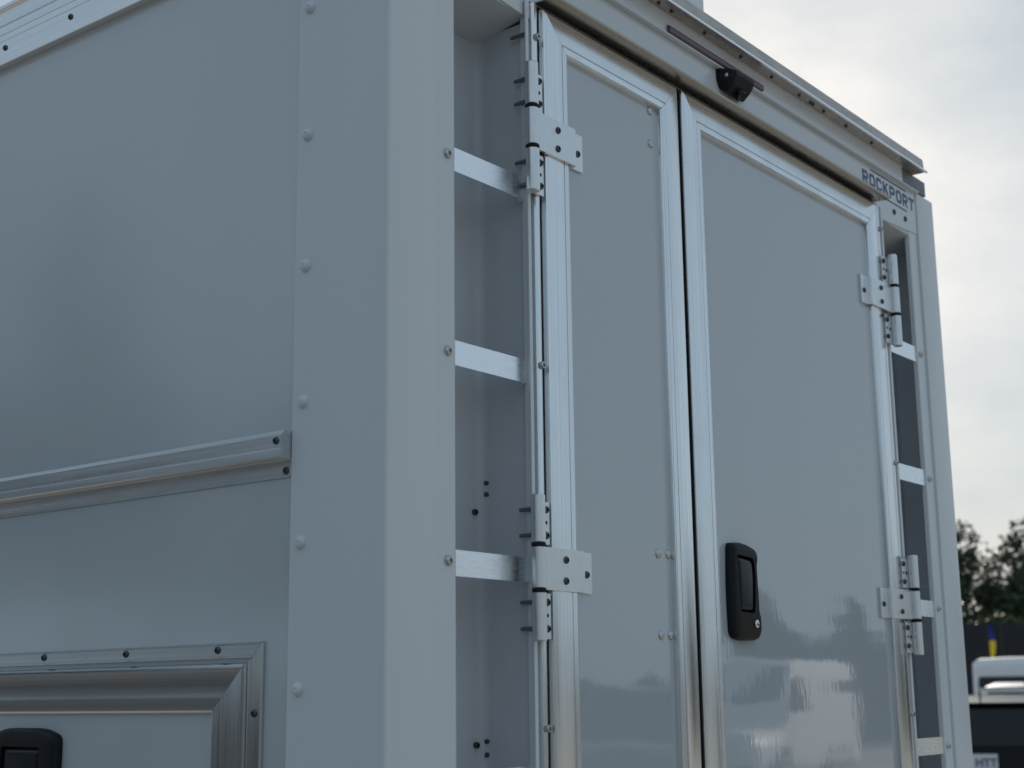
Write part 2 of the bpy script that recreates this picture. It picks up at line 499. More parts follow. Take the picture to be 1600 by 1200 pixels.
# lettering on the header
def stroke(bm, pts, t, closed, place):
    n = len(pts)
    lr = []
    for i, p in enumerate(pts):
        p = Vector(p)
        if closed or 0 < i < n-1:
            d0 = (p-Vector(pts[i-1])).normalized()
            d1 = (Vector(pts[(i+1) % n])-p).normalized()
        elif i == 0:
            d0 = d1 = (Vector(pts[1])-p).normalized()
        else:
            d0 = d1 = (p-Vector(pts[i-1])).normalized()
        n0 = Vector((-d0.y, d0.x)); n1 = Vector((-d1.y, d1.x))
        mnorm = (n0+n1).normalized()
        k = (t/2)/max(mnorm.dot(n0), 0.3)
        lr.append((p+mnorm*k, p-mnorm*k))
    va = [(bm.verts.new(place(a)), bm.verts.new(place(b))) for a, b in lr]
    rng = range(n) if closed else range(n-1)
    for i in rng:
        j = (i+1) % n
        bm.faces.new((va[i][0], va[i][1], va[j][1], va[j][0]))
def poly(bm, pts, place):
    bm.faces.new([bm.verts.new(place(Vector(p))) for p in pts])
LW, T_ = 0.96, 0.235
def letter(ch, x0, z0, h):
    bm = bmesh.new()
    place = lambda p: (x0+p.x*h, 0.0036, z0+p.y*h)
    k = T_/2; c = 0.14; W = LW
    oct_ = [(k+c, k), (W-k-c, k), (W-k, k+c), (W-k, 1-k-c), (W-k-c, 1-k), (k+c, 1-k), (k, 1-k-c), (k, k+c)]
    if ch == 'O':
        stroke(bm, oct_, T_, True, place)
    elif ch == 'C':
        stroke(bm, [(W-k, 0.33), (W-k, k+c), (W-k-c, k), (k+c, k), (k, k+c), (k, 1-k-c), (k+c, 1-k), (W-k-c, 1-k), (W-k, 1-k-c), (W-k, 0.67)], T_, False, place)
    elif ch in 'RP':
        poly(bm, [(0, 0), (T_, 0), (T_, 1), (0, 1)], place)
        lo_ = 0.45
        stroke(bm, [(T_, lo_), (W-k-c, lo_), (W-k, lo_+c), (W-k, 1-k-c), (W-k-c, 1-k), (T_, 1-k)], T_, False, place)
        if ch == 'R':
            poly(bm, [(0.33, lo_-k), (W-0.26, 0), (W, 0), (0.33+0.26, lo_-k)], place)
    elif ch == 'K':
        poly(bm, [(0, 0), (T_, 0), (T_, 1), (0, 1)], place)
        poly(bm, [(T_, 0.38), (W, 1), (W-0.27, 1), (T_, 0.66)], place)
        q = lambda u: (T_+u*(W-T_), 0.38+u*0.62)
        poly(bm, [q(0.06), (W-0.27, 0), (W, 0), q(0.46)], place)
    elif ch == 'T':
        poly(bm, [(0, 1-T_), (W, 1-T_), (W, 1), (0, 1)], place)
        poly(bm, [(W/2-k, 0), (W/2+k, 0), (W/2+k, 1-T_), (W/2-k, 1-T_)], place)
    return link('letter', to_mesh(bm, 'letter'), M['ink'], header)
hL = 0.0345
for i, ch in enumerate('ROCKPORT'):
    letter(ch, 1.7585+i*0.0437, 2.9520, 0.0380)
for zz, xa, xb in ((2.9985, 1.812, 2.047), (2.9385, 1.812, 2.047)):
    me = bpy.data.meshes.new('stripe')
    me.from_pydata([(xa, 0.0036, zz), (xb, 0.0036, zz), (xb, 0.0036, zz+0.0045), (xa, 0.0036, zz+0.0045)], [], [(0, 1, 2, 3)])
    link('stripe', me, M['ink'], header)

# drip rail over the doors
def xprism(name, mat, prof, x0, x1, parent=truck, smooth=None):
    return prism(name, mat, parent, [(x0, y, z) for y, z in prof], [(x1, y, z) for y, z in prof], smooth)
xprism('drip_rail', M['drip'], [(0.0040, 2.9078), (-0.020, 2.9068), (-0.036, 2.9056), (-0.0425, 2.9060), (-0.0455, 2.9085), (-0.0455, 2.9125), (-0.0440, 2.9125),
                                  (-0.0430, 2.9090), (-0.036, 2.9082), (0.0040, 2.9105)], 0.292, 1.817, smooth=50)
box('door_gasket', M['rubber'], truck, 0.30, mx(0.30), 0.0070, 0.031, 2.8985, 2.9062)

# ledge, light channel, gutter
xprism('light_ledge', M['header'], [(0.0560, 3.0108), (-0.0085, 3.0108), (-0.0100, 3.0122), (-0.0100, 3.0145), (-0.0085, 3.0155), (0.0560, 3.0155)], 0.0, 2.1115)
box('light_channel', M['header'], truck, 0.104, 2.008, -0.0050, 0.0120, 3.0158, 3.0605)
lens = xprism('marker_light', M['red'], [(-0.0052, 3.0165), (-0.0120, 3.0170), (-0.0145, 3.0195), (-0.0140, 3.0300), (-0.0110, 3.0335), (-0.0052, 3.0345)], 0.762, 1.182, smooth=60)
gut = xprism('roof_gutter', M['gutter'], [(0.060, 3.0612), (-0.0385, 3.0612), (-0.0385, 3.0660), (-0.0372, 3.0672), (-0.0345, 3.1000), (-0.0320, 3.1026), (0.060, 3.1040)], -0.005, 2.093, smooth=30)
xprism('gutter_lip', M['rung'], [(-0.0388, 3.0604), (-0.0435, 3.0604), (-0.0440, 3.0612), (-0.0440, 3.0655), (-0.0432, 3.0664), (-0.0388, 3.0664)], -0.008, 2.102, gut)
xprism('soffit_bead', M['post'], [(-0.0054, 3.0586), (-0.0080, 3.0586), (-0.0080, 3.0610), (-0.0054, 3.0610)], 0.0, 2.006, gut)
clipm = lathe_mesh('clip', [(0.0042, 0.0), (0.0044, 0.003), (0.003, 0.0045), (0, 0.0046)], (0, 0, -1), 10)
clipm.materials.append(M['steel'])
for x in (0.706, 0.757, 0.897, 1.061, 1.211, 1.354, 1.414, 1.428, 1.488, 1.617, 1.774):
    link('clip', clipm, M['steel'], gut, (x, -0.0215, 3.0612))
for f_ in (lambda x: x, mx):
    box('corner_cap', M['cap'], truck, f_(2.0085), f_(2.176), -0.0035, 0.0555, 3.0162, 3.0605, 0.003)

# side roof rail (left of picture) and its twin
def yprism(name, mat, prof, y0, y1, f, parent=truck, smooth=None):
    return prism(name, mat, parent, [(f(x), y0, z) for x, z in prof], [(f(x), y1, z) for x, z in prof], smooth)
RAILP = [(-0.0742, 2.9572), (-0.1345, 2.9572), (-0.1360, 2.9585), (-0.1360, 3.0108), (-0.1350, 3.0115), (-0.1360, 3.0122), (-0.1360, 3.0262), (-0.1345, 3.0272), (-0.1360, 3.0285),
         (-0.1355, 3.0420), (-0.1320, 3.0520), (-0.1250, 3.0600), (-0.1225, 3.0700), (-0.1225, 3.0920), (-0.1290, 3.0990), (-0.1290, 3.1060), (-0.0742, 3.1060)]
for s in (-1, 1):
    f = (lambda x: x) if s < 0 else mx
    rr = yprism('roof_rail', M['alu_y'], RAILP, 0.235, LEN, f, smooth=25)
    if s < 0:
        for k in range(13):
            fast('bolt', 'bolt_side', M['steel'], rr, (-0.1360, 0.4185+0.2348*k, 2.9935))
    BELT = [(-0.1160, 2.0405), (-0.1360, 2.0402), (-0.1432, 2.0315), (-0.1432, 2.0092), (-0.1436, 2.0084), (-0.1450, 2.0078), (-0.1450, 1.9955), (-0.1432, 1.9930),
            (-0.1200, 1.9942), (-0.1190, 1.9915), (-0.1190, 1.9662), (-0.1204, 1.9652), (-0.1204, 1.9635), (-0.1160, 1.9635)]
    bb = yprism('belt_rail', M['rail'], BELT, 0.2175, LEN, f, smooth=25)
    if s < 0:
        for k in range(3):
            fast('bolt', 'bolt_side', M['steel'], bb, (-0.1432, 0.230+1.22*k, 2.0225))
            fast('bolt', 'bolt_side', M['steel'], bb, (-0.1190, 0.230+1.22*k, 1.9745))

# ------------------------------------------------------------------ framed doors
RAIL = [(0.000, 0.028), (0.000, -0.004), (0.0012, -0.0080), (0.0045, -0.0108), (0.0085, -0.0120), (0.0550, -0.0120), (0.0555, -0.0092), (0.0572, -0.0092), (0.0577, -0.0120),
        (0.0700, -0.0120), (0.0705, -0.0100), (0.0718, -0.0100), (0.0723, -0.0118), (0.0745, -0.0108), (0.0755, -0.0085), (0.0755, 0.0005), (0.0755, 0.028)]

def framed_rail(name, mat, parent, a, b, inward, out_, prof, scale=1.0):
    """a, b: outer corners; inward: unit vector to the middle; mitred at both ends"""
    a, b, inward, out_ = Vector(a), Vector(b), Vector(inward), Vector(out_)
    d = (b-a).normalized()
    g = 0.0004
    p0 = [a+d*(u*scale+g)+inward*(u*scale)+out_*(-h) for u, h in prof]
    p1 = [b-d*(u*scale+g)+inward*(u*scale)+out_*(-h) for u, h in prof]
    return prism(name, mat, parent, p0, p1, 25)

def rear_door(x0, x1, label):
    z0, z1 = 0.90, 2.8965
    panel = box('rear_door', M['door'], truck, x0+0.004, x1-0.004, 0.0, 0.027, z0+0.004, z1-0.004)
    panel['label'] = label
    o = (0, -1, 0)
    framed_rail('frame_rail', M['alu_h'], panel, (x0, 0, z1), (x1, 0, z1), (0, 0, -1), o, RAIL)
    framed_rail('frame_rail', M['alu_h'], panel, (x0, 0, z0), (x1, 0, z0), (0, 0, 1), o, RAIL)
    framed_rail('frame_rail', M['alu_v'], panel, (x0, 0, z0), (x0, 0, z1), (1, 0, 0), o, RAIL)
    framed_rail('frame_rail', M['alu_v'], panel, (x1, 0, z0), (x1, 0, z1), (-1, 0, 0), o, RAIL)
    return panel
dl = rear_door(0.3025, 0.7885, 'narrow glossy white left rear door in a mitred aluminium frame')
dr = rear_door(0.8065, mx(0.3025), 'wide glossy white right rear door in a mitred aluminium frame')
for x, z in ((0.688, 2.812), (0.687, 2.738), (0.6656, 1.873), (0.703, 1.874), (0.6678, 1.7140), (0.7020, 1.7148), (0.6656, 1.27), (0.703, 1.27)):
    fast('rivet', 'rivet_rear', M['bright'], dl, (x, 0.0, z))

box('edge_gasket', M['rubber'], dr, 0.8032, 0.8063, -0.0040, 0.0280, 0.905, 2.892)
box('edge_gasket', M['rubber'], dl, 0.2985, 0.3022, 0.0040, 0.0280, 0.905, 2.892)

# hinges
def hinge(s, zc):
    f = (lambda x: x) if s < 0 else mx
    xb, yb, r = 0.2485, -0.0200, 0.0128
    def cyl(z0, z1):
        return lathe_mesh('knuckle', [(0, z0), (r*0.86, z0), (r, z0+0.002), (r, z1-0.002), (r*0.86, z1), (0, z1)], (0, 0, 1), 24, (f(xb), yb, 0), 40)
    # door plate (main mesh of the hinge): raised over the frame, stepped down on the skin
    hp = 0.0375
    prof = [(0.2490, -0.0165), (0.2560, -0.0185), (0.3890, -0.0185), (0.3900, -0.0170), (0.3925, -0.0070), (0.3940, -0.0060), (0.4285, -0.0060), (0.4285, -0.0004), (0.3850, -0.0004),
            (0.3790, -0.0124), (0.2490, -0.0124)]
    h = prism('hinge', M['cast'], truck, [(f(x), y, zc-hp) for x, y in prof], [(f(x), y, zc+hp) for x, y in prof], 30)
    for z0, z1 in ((zc+0.0425, zc+0.128), (zc-0.0370, zc+0.0370), (zc-0.127, zc-0.0425)):
        link('knuckle', cyl(z0, z1), M['cast'], h)
    for z0, z1 in ((zc+0.0372, zc+0.0423), (zc-0.0423, zc-0.0372)):
        link('washer', lathe_mesh('washer', [(0, z0), (r*1.02, z0), (r*1.02, z1), (0, z1)], (0, 0, 1), 20, (f(xb), yb, 0)), M['rubber'], h)
    for x, z in ((0.3315, zc+0.018), (0.3305, zc-0.0195)):
        fast('bolt', 'bolt_rear', M['steel'], h, (f(x), -0.0185, z))
    fast('bolt', 'bolt_rear', M['steel'], h, (f(0.4120), -0.0060, zc-0.003))
    for sg in (1, -1):
        za, zb = (zc+0.0430, zc+0.119) if sg > 0 else (zc-0.122, zc-0.0430)
        lp = [(0.2485, -0.0105), (0.2650, -0.0100), (0.2960, -0.0088), (0.2960, -0.0040), (0.2485, -0.0040)]
        prism('leaf', M['cast'], h, [(f(x), y, za) for x, y in lp], [(f(x), y, zb) for x, y in lp], 30)
        mid = (za+zb)/2
        for dz in (0.024, -0.022):
            fast('bolt', 'bolt_rear', M['steel'], h, (f(0.2850), -0.0090, mid+dz)).scale = (1.0, 1.3, 1.0)
            fast('screw', 'tip_py', M['galv'], h, (f(0.2590), 0.0, mid+dz))
        fast('hole', 'hole_rear', M['rubber'], h, (f(0.2690), -0.0099, mid+0.001))
        fast('hole', 'hole_rear', M['rubber'], h, (f(0.2860), -0.0092, mid+0.001)).scale = (0.75, 1, 0.75)
    return h
for zc in (2.636, 1.820, 1.02):
    hinge(-1, zc)
    hinge(1, zc)

# ------------------------------------------------------------------ paddle handles
def rounded(pts, r, n=4):
    outp = []
    k = len(pts)
    for i in range(k):
        p = Vector(pts[i]); a = (Vector(pts[i-1])-p); b = (Vector(pts[(i+1) % k])-p)
        rr = min(r[i] if isinstance(r, (list, tuple)) else r, a.length*0.49, b.length*0.49)
        pa, pb = p+a.normalized()*rr, p+b.normalized()*rr
        for j in range(n+1):
            t = j/n
            q = pa*(1-t)**2+p*2*t*(1-t)+pb*t*t
            outp.append((q.x, q.y))
    return outp

def scaled(loop, k, dx=0.0, dy=0.0):
    cx = sum(p[0] for p in loop)/len(loop); cy = sum(p[1] for p in loop)/len(loop)
    xs = [p[0] for p in loop]; ys = [p[1] for p in loop]
    wx, wy = (max(xs)-min(xs))/2, (max(ys)-min(ys))/2
    return [(cx+(p[0]-cx)*(wx-k)/wx, cy+(p[1]-cy)*(wy-k)/wy) for p in loop]

def shell(name, mat, parent, outline, depths, place, hole=None, hole_depth=0.0, smooth=42):
    """stack of shrinking loops (inset, depth); an optional recess cut into the top face"""
    bm = bmesh.new()
    rings = []
    for k, d in depths:
        rings.append([bm.verts.new(place(p[0], p[1], d)) for p in scaled(outline, k)])
    n = len(outline)
    for p, q in zip(rings, rings[1:]):
        for i in range(n):
            j = (i+1) % n
            bm.faces.new((p[i], p[j], q[j], q[i]))
    bm.faces.new(list(reversed(rings[0])))
    top = rings[-1]
    if hole is None:
        bm.faces.new(top)
    else:
        d = depths[-1][1]
        hv = [bm.verts.new(place(p[0], p[1], d)) for p in hole]
        te = [bm.edges.get((top[i], top[(i+1) % n])) for i in range(n)]
        hn = len(hv)
        he = [bm.edges.new((hv[i], hv[(i+1) % hn])) for i in range(hn)]
        bmesh.ops.triangle_fill(bm, use_beauty=True, edges=te+he)
        h2 = [bm.verts.new(place(p[0], p[1], d-hole_depth)) for p in hole]
        for i in range(hn):
            j = (i+1) % hn
            bm.faces.new((hv[i], hv[j], h2[j], h2[i]))
        bm.faces.new(h2)
    return link(name, to_mesh(bm, name, smooth), mat, parent)

# rear handle on the wide door: tall housing, recessed paddle, key lock at the bottom corner
xl, xr, zb_, zt_ = 0.9280, 1.0440, 1.7120, 1.9160
ol = rounded([(xl, zb_+0.004), (xl+0.035, zb_-0.002), (xr-0.012, zb_), (xr, zb_+0.012), (xr+0.001, zb_+0.044), (xr-0.006, zb_+0.056), (xr-0.010, zt_-0.040), (xr-0.005, zt_-0.030), (xr-0.006, zt_-0.010), ((xl+xr)/2, zt_+0.003), (xl+0.003, zt_-0.002), (xl-0.004, (zb_+zt_)/2)],
              [0.02, 0.03, 0.014, 0.012, 0.01, 0.01, 0.008, 0.008, 0.012, 0.05, 0.012, 0.09])
pd = rounded([(xl+0.024, zb_+0.058), (xr-0.029, zb_+0.056), (xr-0.021, zt_-0.070), (xr-0.026, zt_-0.030), (xl+0.018, zt_-0.026)], [0.006, 0.008, 0.06, 0.012, 0.006])
rp_ = lambda a, b, d: (a, -d, b)
hd = shell('door_handle', M['plastic'], truck, ol, [(0.0, 0.0003), (0.0, 0.007), (0.0030, 0.0155), (0.0075, 0.0190)], rp_, pd, 0.013)
pi = scaled(pd, 0.0035)
shell('paddle', M['paddle'], hd, pi, [(0.0, 0.0060), (0.0, 0.0120), (0.004, 0.0165), (0.011, 0.0182)], rp_)
lock = link('lock_cylinder', lathe_mesh('lock_cylinder', [(0.0085, 0.0), (0.0085, 0.0022), (0.0072, 0.0032), (0, 0.0032)], REAR, 20, (xr-0.026, -0.0188, zb_+0.034)), M['chrome'], hd)
box('keyway', M['rubber'], hd, xr-0.0271, xr-0.0249, -0.0226, -0.0219, zb_+0.029, zb_+0.038)

# ------------------------------------------------------------------ side access door
XS = -0.1165
def sbox(name, mat, parent, xo, y0, y1, z0, z1, bev=0.0):
    return box(name, mat, parent, xo, XS+0.004, y0, y1, z0, z1, bev)
sy0, sy1, sz0, sz1 = 0.3080, 1.62, 0.95, 1.6605
sd = box('side_door', M['side'], truck, XS-0.004, XS+0.004, sy0+0.005, sy1-0.005, sz0+0.005, sz1-0.005)
sd['label'] = 'small white side access door in a wide aluminium frame'
SR = [(0.000, 0.004), (0.000, -0.0090), (0.0030, -0.0125), (0.0080, -0.0136), (0.0100, -0.0132), (0.0515, -0.0132), (0.0520, -0.0122), (0.0534, -0.0122), (0.0539, -0.0132), (0.0770, -0.0132),
      (0.0810, -0.0115), (0.0830, -0.0060), (0.0830, 0.004)]
so = (-1, 0, 0)
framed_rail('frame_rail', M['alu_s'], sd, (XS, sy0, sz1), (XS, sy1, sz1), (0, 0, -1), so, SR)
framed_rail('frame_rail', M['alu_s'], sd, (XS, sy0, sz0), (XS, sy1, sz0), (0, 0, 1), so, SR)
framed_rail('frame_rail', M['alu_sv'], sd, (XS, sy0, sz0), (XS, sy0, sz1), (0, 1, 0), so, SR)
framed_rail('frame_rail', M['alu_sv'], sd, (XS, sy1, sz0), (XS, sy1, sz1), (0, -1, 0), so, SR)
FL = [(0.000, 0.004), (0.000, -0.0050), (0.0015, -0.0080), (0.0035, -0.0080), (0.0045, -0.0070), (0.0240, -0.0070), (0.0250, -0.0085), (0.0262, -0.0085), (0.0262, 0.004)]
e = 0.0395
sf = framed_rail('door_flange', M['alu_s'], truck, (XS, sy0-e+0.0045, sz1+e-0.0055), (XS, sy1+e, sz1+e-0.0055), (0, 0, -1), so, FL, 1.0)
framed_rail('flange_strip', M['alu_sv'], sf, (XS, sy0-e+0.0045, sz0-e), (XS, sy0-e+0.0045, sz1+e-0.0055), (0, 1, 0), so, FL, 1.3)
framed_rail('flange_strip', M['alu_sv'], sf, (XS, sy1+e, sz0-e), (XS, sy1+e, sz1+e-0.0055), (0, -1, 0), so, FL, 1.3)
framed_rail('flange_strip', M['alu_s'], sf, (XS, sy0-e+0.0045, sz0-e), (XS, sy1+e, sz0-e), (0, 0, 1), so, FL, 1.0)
for k in range(6):
    fast('bolt', 'bolt_side', M['steel'], sf, (XS-0.0070, 0.384+0.2475*k, 1.6825))
for z in (1.578, 1.34, 1.10):
    fast('bolt', 'bolt_side', M['steel'], sf, (XS-0.0070, 0.2895, z))
# its wide paddle handle
yc, hw, zt2 = 0.918, 0.108, 1.5545
ol2 = rounded([(yc-hw, 1.30), (yc+hw, 1.30), (yc+hw, zt2-0.016), (yc+0.06, zt2-0.002), (yc-0.06, zt2-0.002), (yc-hw, zt2-0.016)], [0.02, 0.02, 0.014, 0.05, 0.05, 0.014])
pd2 = rounded([(yc-0.062, 1.37), (yc+0.062, 1.37), (yc+0.062, zt2-0.036), (yc-0.062, zt2-0.036)], 0.006)
sp = lambda a, b, d: (XS-0.004-d, a, b)
hs = shell('side_handle', M['plastic'], truck, ol2, [(0.0, 0.0003), (0.0, 0.010), (0.005, 0.017), (0.010, 0.019)], sp, pd2, 0.014)
shell('paddle', M['paddle'], hs, scaled(pd2, 0.004), [(0.0, 0.007), (0.0, 0.012), (0.004, 0.0155), (0.010, 0.0165)], sp)

# ------------------------------------------------------------------ rear view camera, roof vent
bm = bmesh.new()
def P3(x, y, z): return (x, y, z)
def cam_ring(y, zt, zb, xa, xb, ca, cb):
    return [(xa, y, zt), (xa, y, zb+ca), (xa+ca*0.62, y, zb), (xb-cb*1.1, y, zb), (xb, y, zb+cb), (xb, y, zt)]
rings = [[bm.verts.new(p) for p in r] for r in (cam_ring(0.0040, 3.0095, 2.968, 0.985, 1.118, 0.018, 0.022), cam_ring(-0.0060, 3.0095, 2.959, 0.986, 1.116, 0.022, 0.026),
         cam_ring(-0.0160, 3.0085, 2.958, 0.990, 1.108, 0.024, 0.026), cam_ring(-0.0300, 3.0060, 2.974, 0.997, 1.096, 0.014, 0.014), cam_ring(-0.0390, 3.0030, 2.994, 1.004, 1.088, 0.003, 0.003))]
for p, q in zip(rings, rings[1:]):
    for i in range(6):
        j = (i+1) % 6
        bm.faces.new((p[i], p[j], q[j], q[i]))
bm.faces.new(rings[0]); bm.faces.new(rings[-1])
camo = link('rear_camera', to_mesh(bm, 'rear_camera'), M['plastic'], truck)
link('lens_barrel', lathe_mesh('lens_barrel', [(0.014, -0.012), (0.014, 0.010), (0.011, 0.013), (0.008, 0.0125), (0, 0.010)], (0.1, -0.62, -0.78), 18, (1.046, -0.018, 2.964)), M['paddle'], camo)
fast('screw', 'bolt_rear', M['bright'], camo, (0.9960, -0.0165, 2.9930)).scale = (1, 1.6, 1)
rv = box('roof_vent', M['post'], truck, 0.62, 1.165, 0.13, 0.62, 3.0945, 3.36, 0.006)

# ------------------------------------------------------------------ chassis, bumper, wheels (below the picture)
box('chassis_rail', M['frame'], truck, 0.62, 0.70, 0.2, LEN+1.4, 0.60, 0.795)
box('chassis_rail', M['frame'], truck, mx(0.62), mx(0.70), 0.2, LEN+1.4, 0.60, 0.795)
box('rear_bumper', M['frame'], truck, 0.1, mx(0.1), -0.12, 0.06, 0.45, 0.58, 0.01)
def wheel(x, y, parent, r=0.39, wd=0.24, name='wheel'):
    t = link(name, lathe_mesh('tyre', [(r*0.58, -wd/2), (r*0.9, -wd/2), (r, -wd/2+0.03), (r, wd/2-0.03), (r*0.9, wd/2), (r*0.58, wd/2)], (1, 0, 0), 28, (x, y, r)), M['tyre'], parent)
    link('rim', lathe_mesh('rim', [(0, -wd*0.2), (r*0.3, -wd*0.28), (r*0.5, -wd*0.36), (r*0.585, -wd*0.46), (r*0.585, wd*0.46), (r*0.5, wd*0.36), (r*0.3, wd*0.28), (0, wd*0.2)], (1, 0, 0), 24, (x, y, r)), M['rim'], t)
    return t
for x in (0.12, 0.38, mx(0.12), mx(0.38)):
    wheel(x, 1.5, truck)

# ------------------------------------------------------------------ parked vehicles
def locally(name, me, mat, parent):
    o = bpy.data.objects.new(name, me)
    if not me.materials:
        me.materials.append(mat)
    COL.objects.link(o)
    o.parent = parent
    return o

def loft(rings, caps=True):
    bm = bmesh.new()
    rr = [[bm.verts.new(p) for p in r] for r in rings]
    n = len(rr[0])
    for p, q in zip(rr, rr[1:]):
        for i in range(n):
            j = (i+1) % n
            bm.faces.new((p[i], p[j], q[j], q[i]))
    if caps:
        bm.faces.new(rr[0]); bm.faces.new(list(reversed(rr[-1])))
    return bm

def section(y, hw, z0, z1, tuck=0.06, crown=0.03):
    zm = z0+(z1-z0)*0.55
    return [(-hw+tuck, y, z0), (hw-tuck, y, z0), (hw-0.01, y, z0+0.10), (hw, y, zm), (hw-0.025, y, z1-0.07), (hw-0.10, y, z1),
            (0, y, z1+crown), (-hw+0.10, y, z1), (-hw+0.025, y, z1-0.07), (-hw, y, zm), (-hw+0.01, y, z0+0.10)]

def quad(name, mat, parent, pts, off, thick=0.006):
    a, b, c, d = [Vector(p) for p in pts]
    n = (b-a).cross(d-a).normalized()
    mid = (a+b+c+d)/4
    if n.dot(Vector(off)) < 0:
        n = -n
    p0 = [p+n*0.002 for p in (a, b, c, d)]
    p1 = [p+n*(0.002+thick) for p in (a, b, c, d)]
    bm = bmesh.new()
    add_prism(bm, p0, p1)
    return locally(name, to_mesh(bm, name), mat, parent)

def lerp(a, b, t): return tuple(x+(y-x)*t for x, y in zip(a, b))
def inset_quad(p, u0, u1, v0, v1):
    a, b, c, d = p       # a-b bottom, d-c top
    f = lambda u, v: lerp(lerp(a, b, u), lerp(d, c, u), v)
    return [f(u0, v0), f(u1, v0), f(u1, v1), f(u0, v1)]

def make_car(name, loc, az, paint, H=1.56, Lc=4.5, hatch=True, plate=None):
    root = empty(name, loc, -az)
    S = [section(0.0, 0.80, 0.46, 0.86), section(0.06, 0.87, 0.36, 1.00), section(0.45, 0.92, 0.28, 1.04), section(1.2, 0.925, 0.26, 1.03), section(Lc*0.62, 0.925, 0.26, 1.01),
         section(Lc*0.80, 0.91, 0.27, 0.98), section(Lc-0.22, 0.86, 0.30, 0.90), section(Lc-0.04, 0.78, 0.36, 0.80), section(Lc, 0.68, 0.42, 0.72)]
    body = locally('body', to_mesh(loft(S), 'body', 35), paint, root)
    y0, y1 = (0.10, Lc*0.70) if hatch else (0.75, Lc*0.70)
    ry0, ry1 = (0.34, Lc*0.47) if hatch else (1.25, Lc*0.50)
    zb = 1.005
    hb, hr = 0.845, 0.60
    base = [(-hb, y0, zb), (hb, y0, zb), (hb, y1, zb-0.03), (-hb, y1, zb-0.03)]
    top = [(-hr, ry0, H-0.11), (hr, ry0, H-0.11), (hr, ry1, H-0.06), (-hr, ry1, H-0.06)]
    def ring(fr):
        return fr
    edge = [(-hr+0.05, ry0-0.06, H-0.075), (hr-0.05, ry0-0.06, H-0.075), (hr-0.04, ry1, H-0.03), (-hr+0.04, ry1, H-0.03)]
    mid1 = [(-hr+0.16, ry0+0.30, H-0.012), (hr-0.16, ry0+0.30, H-0.012), (hr-0.16, ry1-0.25, H), (-hr+0.16, ry1-0.25, H)]
    cab = locally('cabin', to_mesh(loft([base, top, edge, mid1]), 'cabin', 30), paint, root)
    rw = [base[0], base[1], top[1], top[0]]
    quad('rear_window', M['glass'], root, inset_quad(rw, 0.08, 0.92, 0.12, 0.92), (0, -1, 0.3))
    ws = [base[2], base[3], top[3], top[2]]
    quad('windscreen', M['glass'], root, inset_quad(ws, 0.06, 0.94, 0.05, 0.95), (0, 1, 0.5))
    for sgn in (1, -1):
        i0, i1 = (1, 2) if sgn > 0 else (0, 3)
        sw = [base[i0], base[i1], top[i1], top[i0]]
        quad('side_window', M['glass'], root, inset_quad(sw, 0.10, 0.46, 0.10, 0.90), (sgn, 0, 0.2))
        quad('side_window', M['glass'], root, inset_quad(sw, 0.50, 0.88, 0.10, 0.90), (sgn, 0, 0.2))
        bm = bmesh.new(); add_box(bm, sgn*0.60-0.17, sgn*0.60+0.17, -0.012, 0.10, 0.80, 0.96, 0.02)
        locally('tail_light', to_mesh(bm, 'tail_light', 40), M['tail'], root)
        bm = bmesh.new(); add_box(bm, sgn*0.58-0.16, sgn*0.58+0.16, Lc-0.16, Lc-0.025, 0.62, 0.74, 0.03)
        locally('headlight', to_mesh(bm, 'headlight', 40), M['head'], root)
        bm = bmesh.new(); add_box(bm, sgn*1.0-0.10, sgn*1.0+0.10, y1-0.62, y1-0.52, zb+0.02, zb+0.17, 0.03)
        locally('wing_mirror', to_mesh(bm, 'wing_mirror', 40), paint, root)
        for wy in (0.85, Lc-0.88):
            r = 0.34
            t = locally('wheel', lathe_mesh('wheel', [(r*0.6, -0.11), (r*0.92, -0.11), (r, -0.08), (r, 0.08), (r*0.92, 0.11), (r*0.6, 0.11)], (1, 0, 0), 26, (sgn*0.83, wy, r)), M['tyre'], root)
            locally('rim', lathe_mesh('rim', [(0, -0.07), (r*0.5, -0.09), (r*0.61, -0.105), (r*0.61, 0.105), (r*0.5, 0.09), (0, 0.07)], (1, 0, 0), 20, (sgn*0.83, wy, r)), M['rim'], t)
    bm = bmesh.new(); add_box(bm, -0.84, 0.84, -0.075, 0.10, 0.42, 0.66, 0.04)
    locally('rear_bumper', to_mesh(bm, 'rear_bumper', 40), paint, root)
    bm = bmesh.new(); add_prism(bm, [(-0.012, ry0+0.34, H-0.03), (0.012, ry0+0.34, H-0.03), (0.006, ry0+0.50, H-0.02), (-0.006, ry0+0.50, H-0.02)],
                                [(-0.006, ry0+0.30, H+0.055), (0.006, ry0+0.30, H+0.055), (0.003, ry0+0.36, H+0.055), (-0.003, ry0+0.36, H+0.055)])
    locally('roof_antenna', to_mesh(bm, 'roof_antenna'), M['plastic'], root)
    bm = bmesh.new(); add_box(bm, -0.152, 0.152, -0.020, 0.03, 0.835, 0.987, 0.004)
    pl = locally('number_plate', to_mesh(bm, 'number_plate', 30), M['plate'], root)
    if plate:
        cu = bpy.data.curves.new('plate_text', 'FONT')
        cu.body = plate
        cu.size = 0.105
        cu.align_x = 'CENTER'
        cu.offset = 0.003
        cu.extrude = 0.001
        tmp = bpy.data.objects.new('plate_text', cu)
        COL.objects.link(tmp)
        dg = bpy.context.evaluated_depsgraph_get()
        me = bpy.data.meshes.new_from_object(tmp.evaluated_get(dg))
        bpy.data.objects.remove(tmp)
        me.transform(Matrix.Translation((0, -0.0225, 0.872)) @ Matrix.Rotation(math.pi/2, 4, 'X'))
        me.materials.clear()
        locally('plate_text', me, M['ink'], pl)
    return root

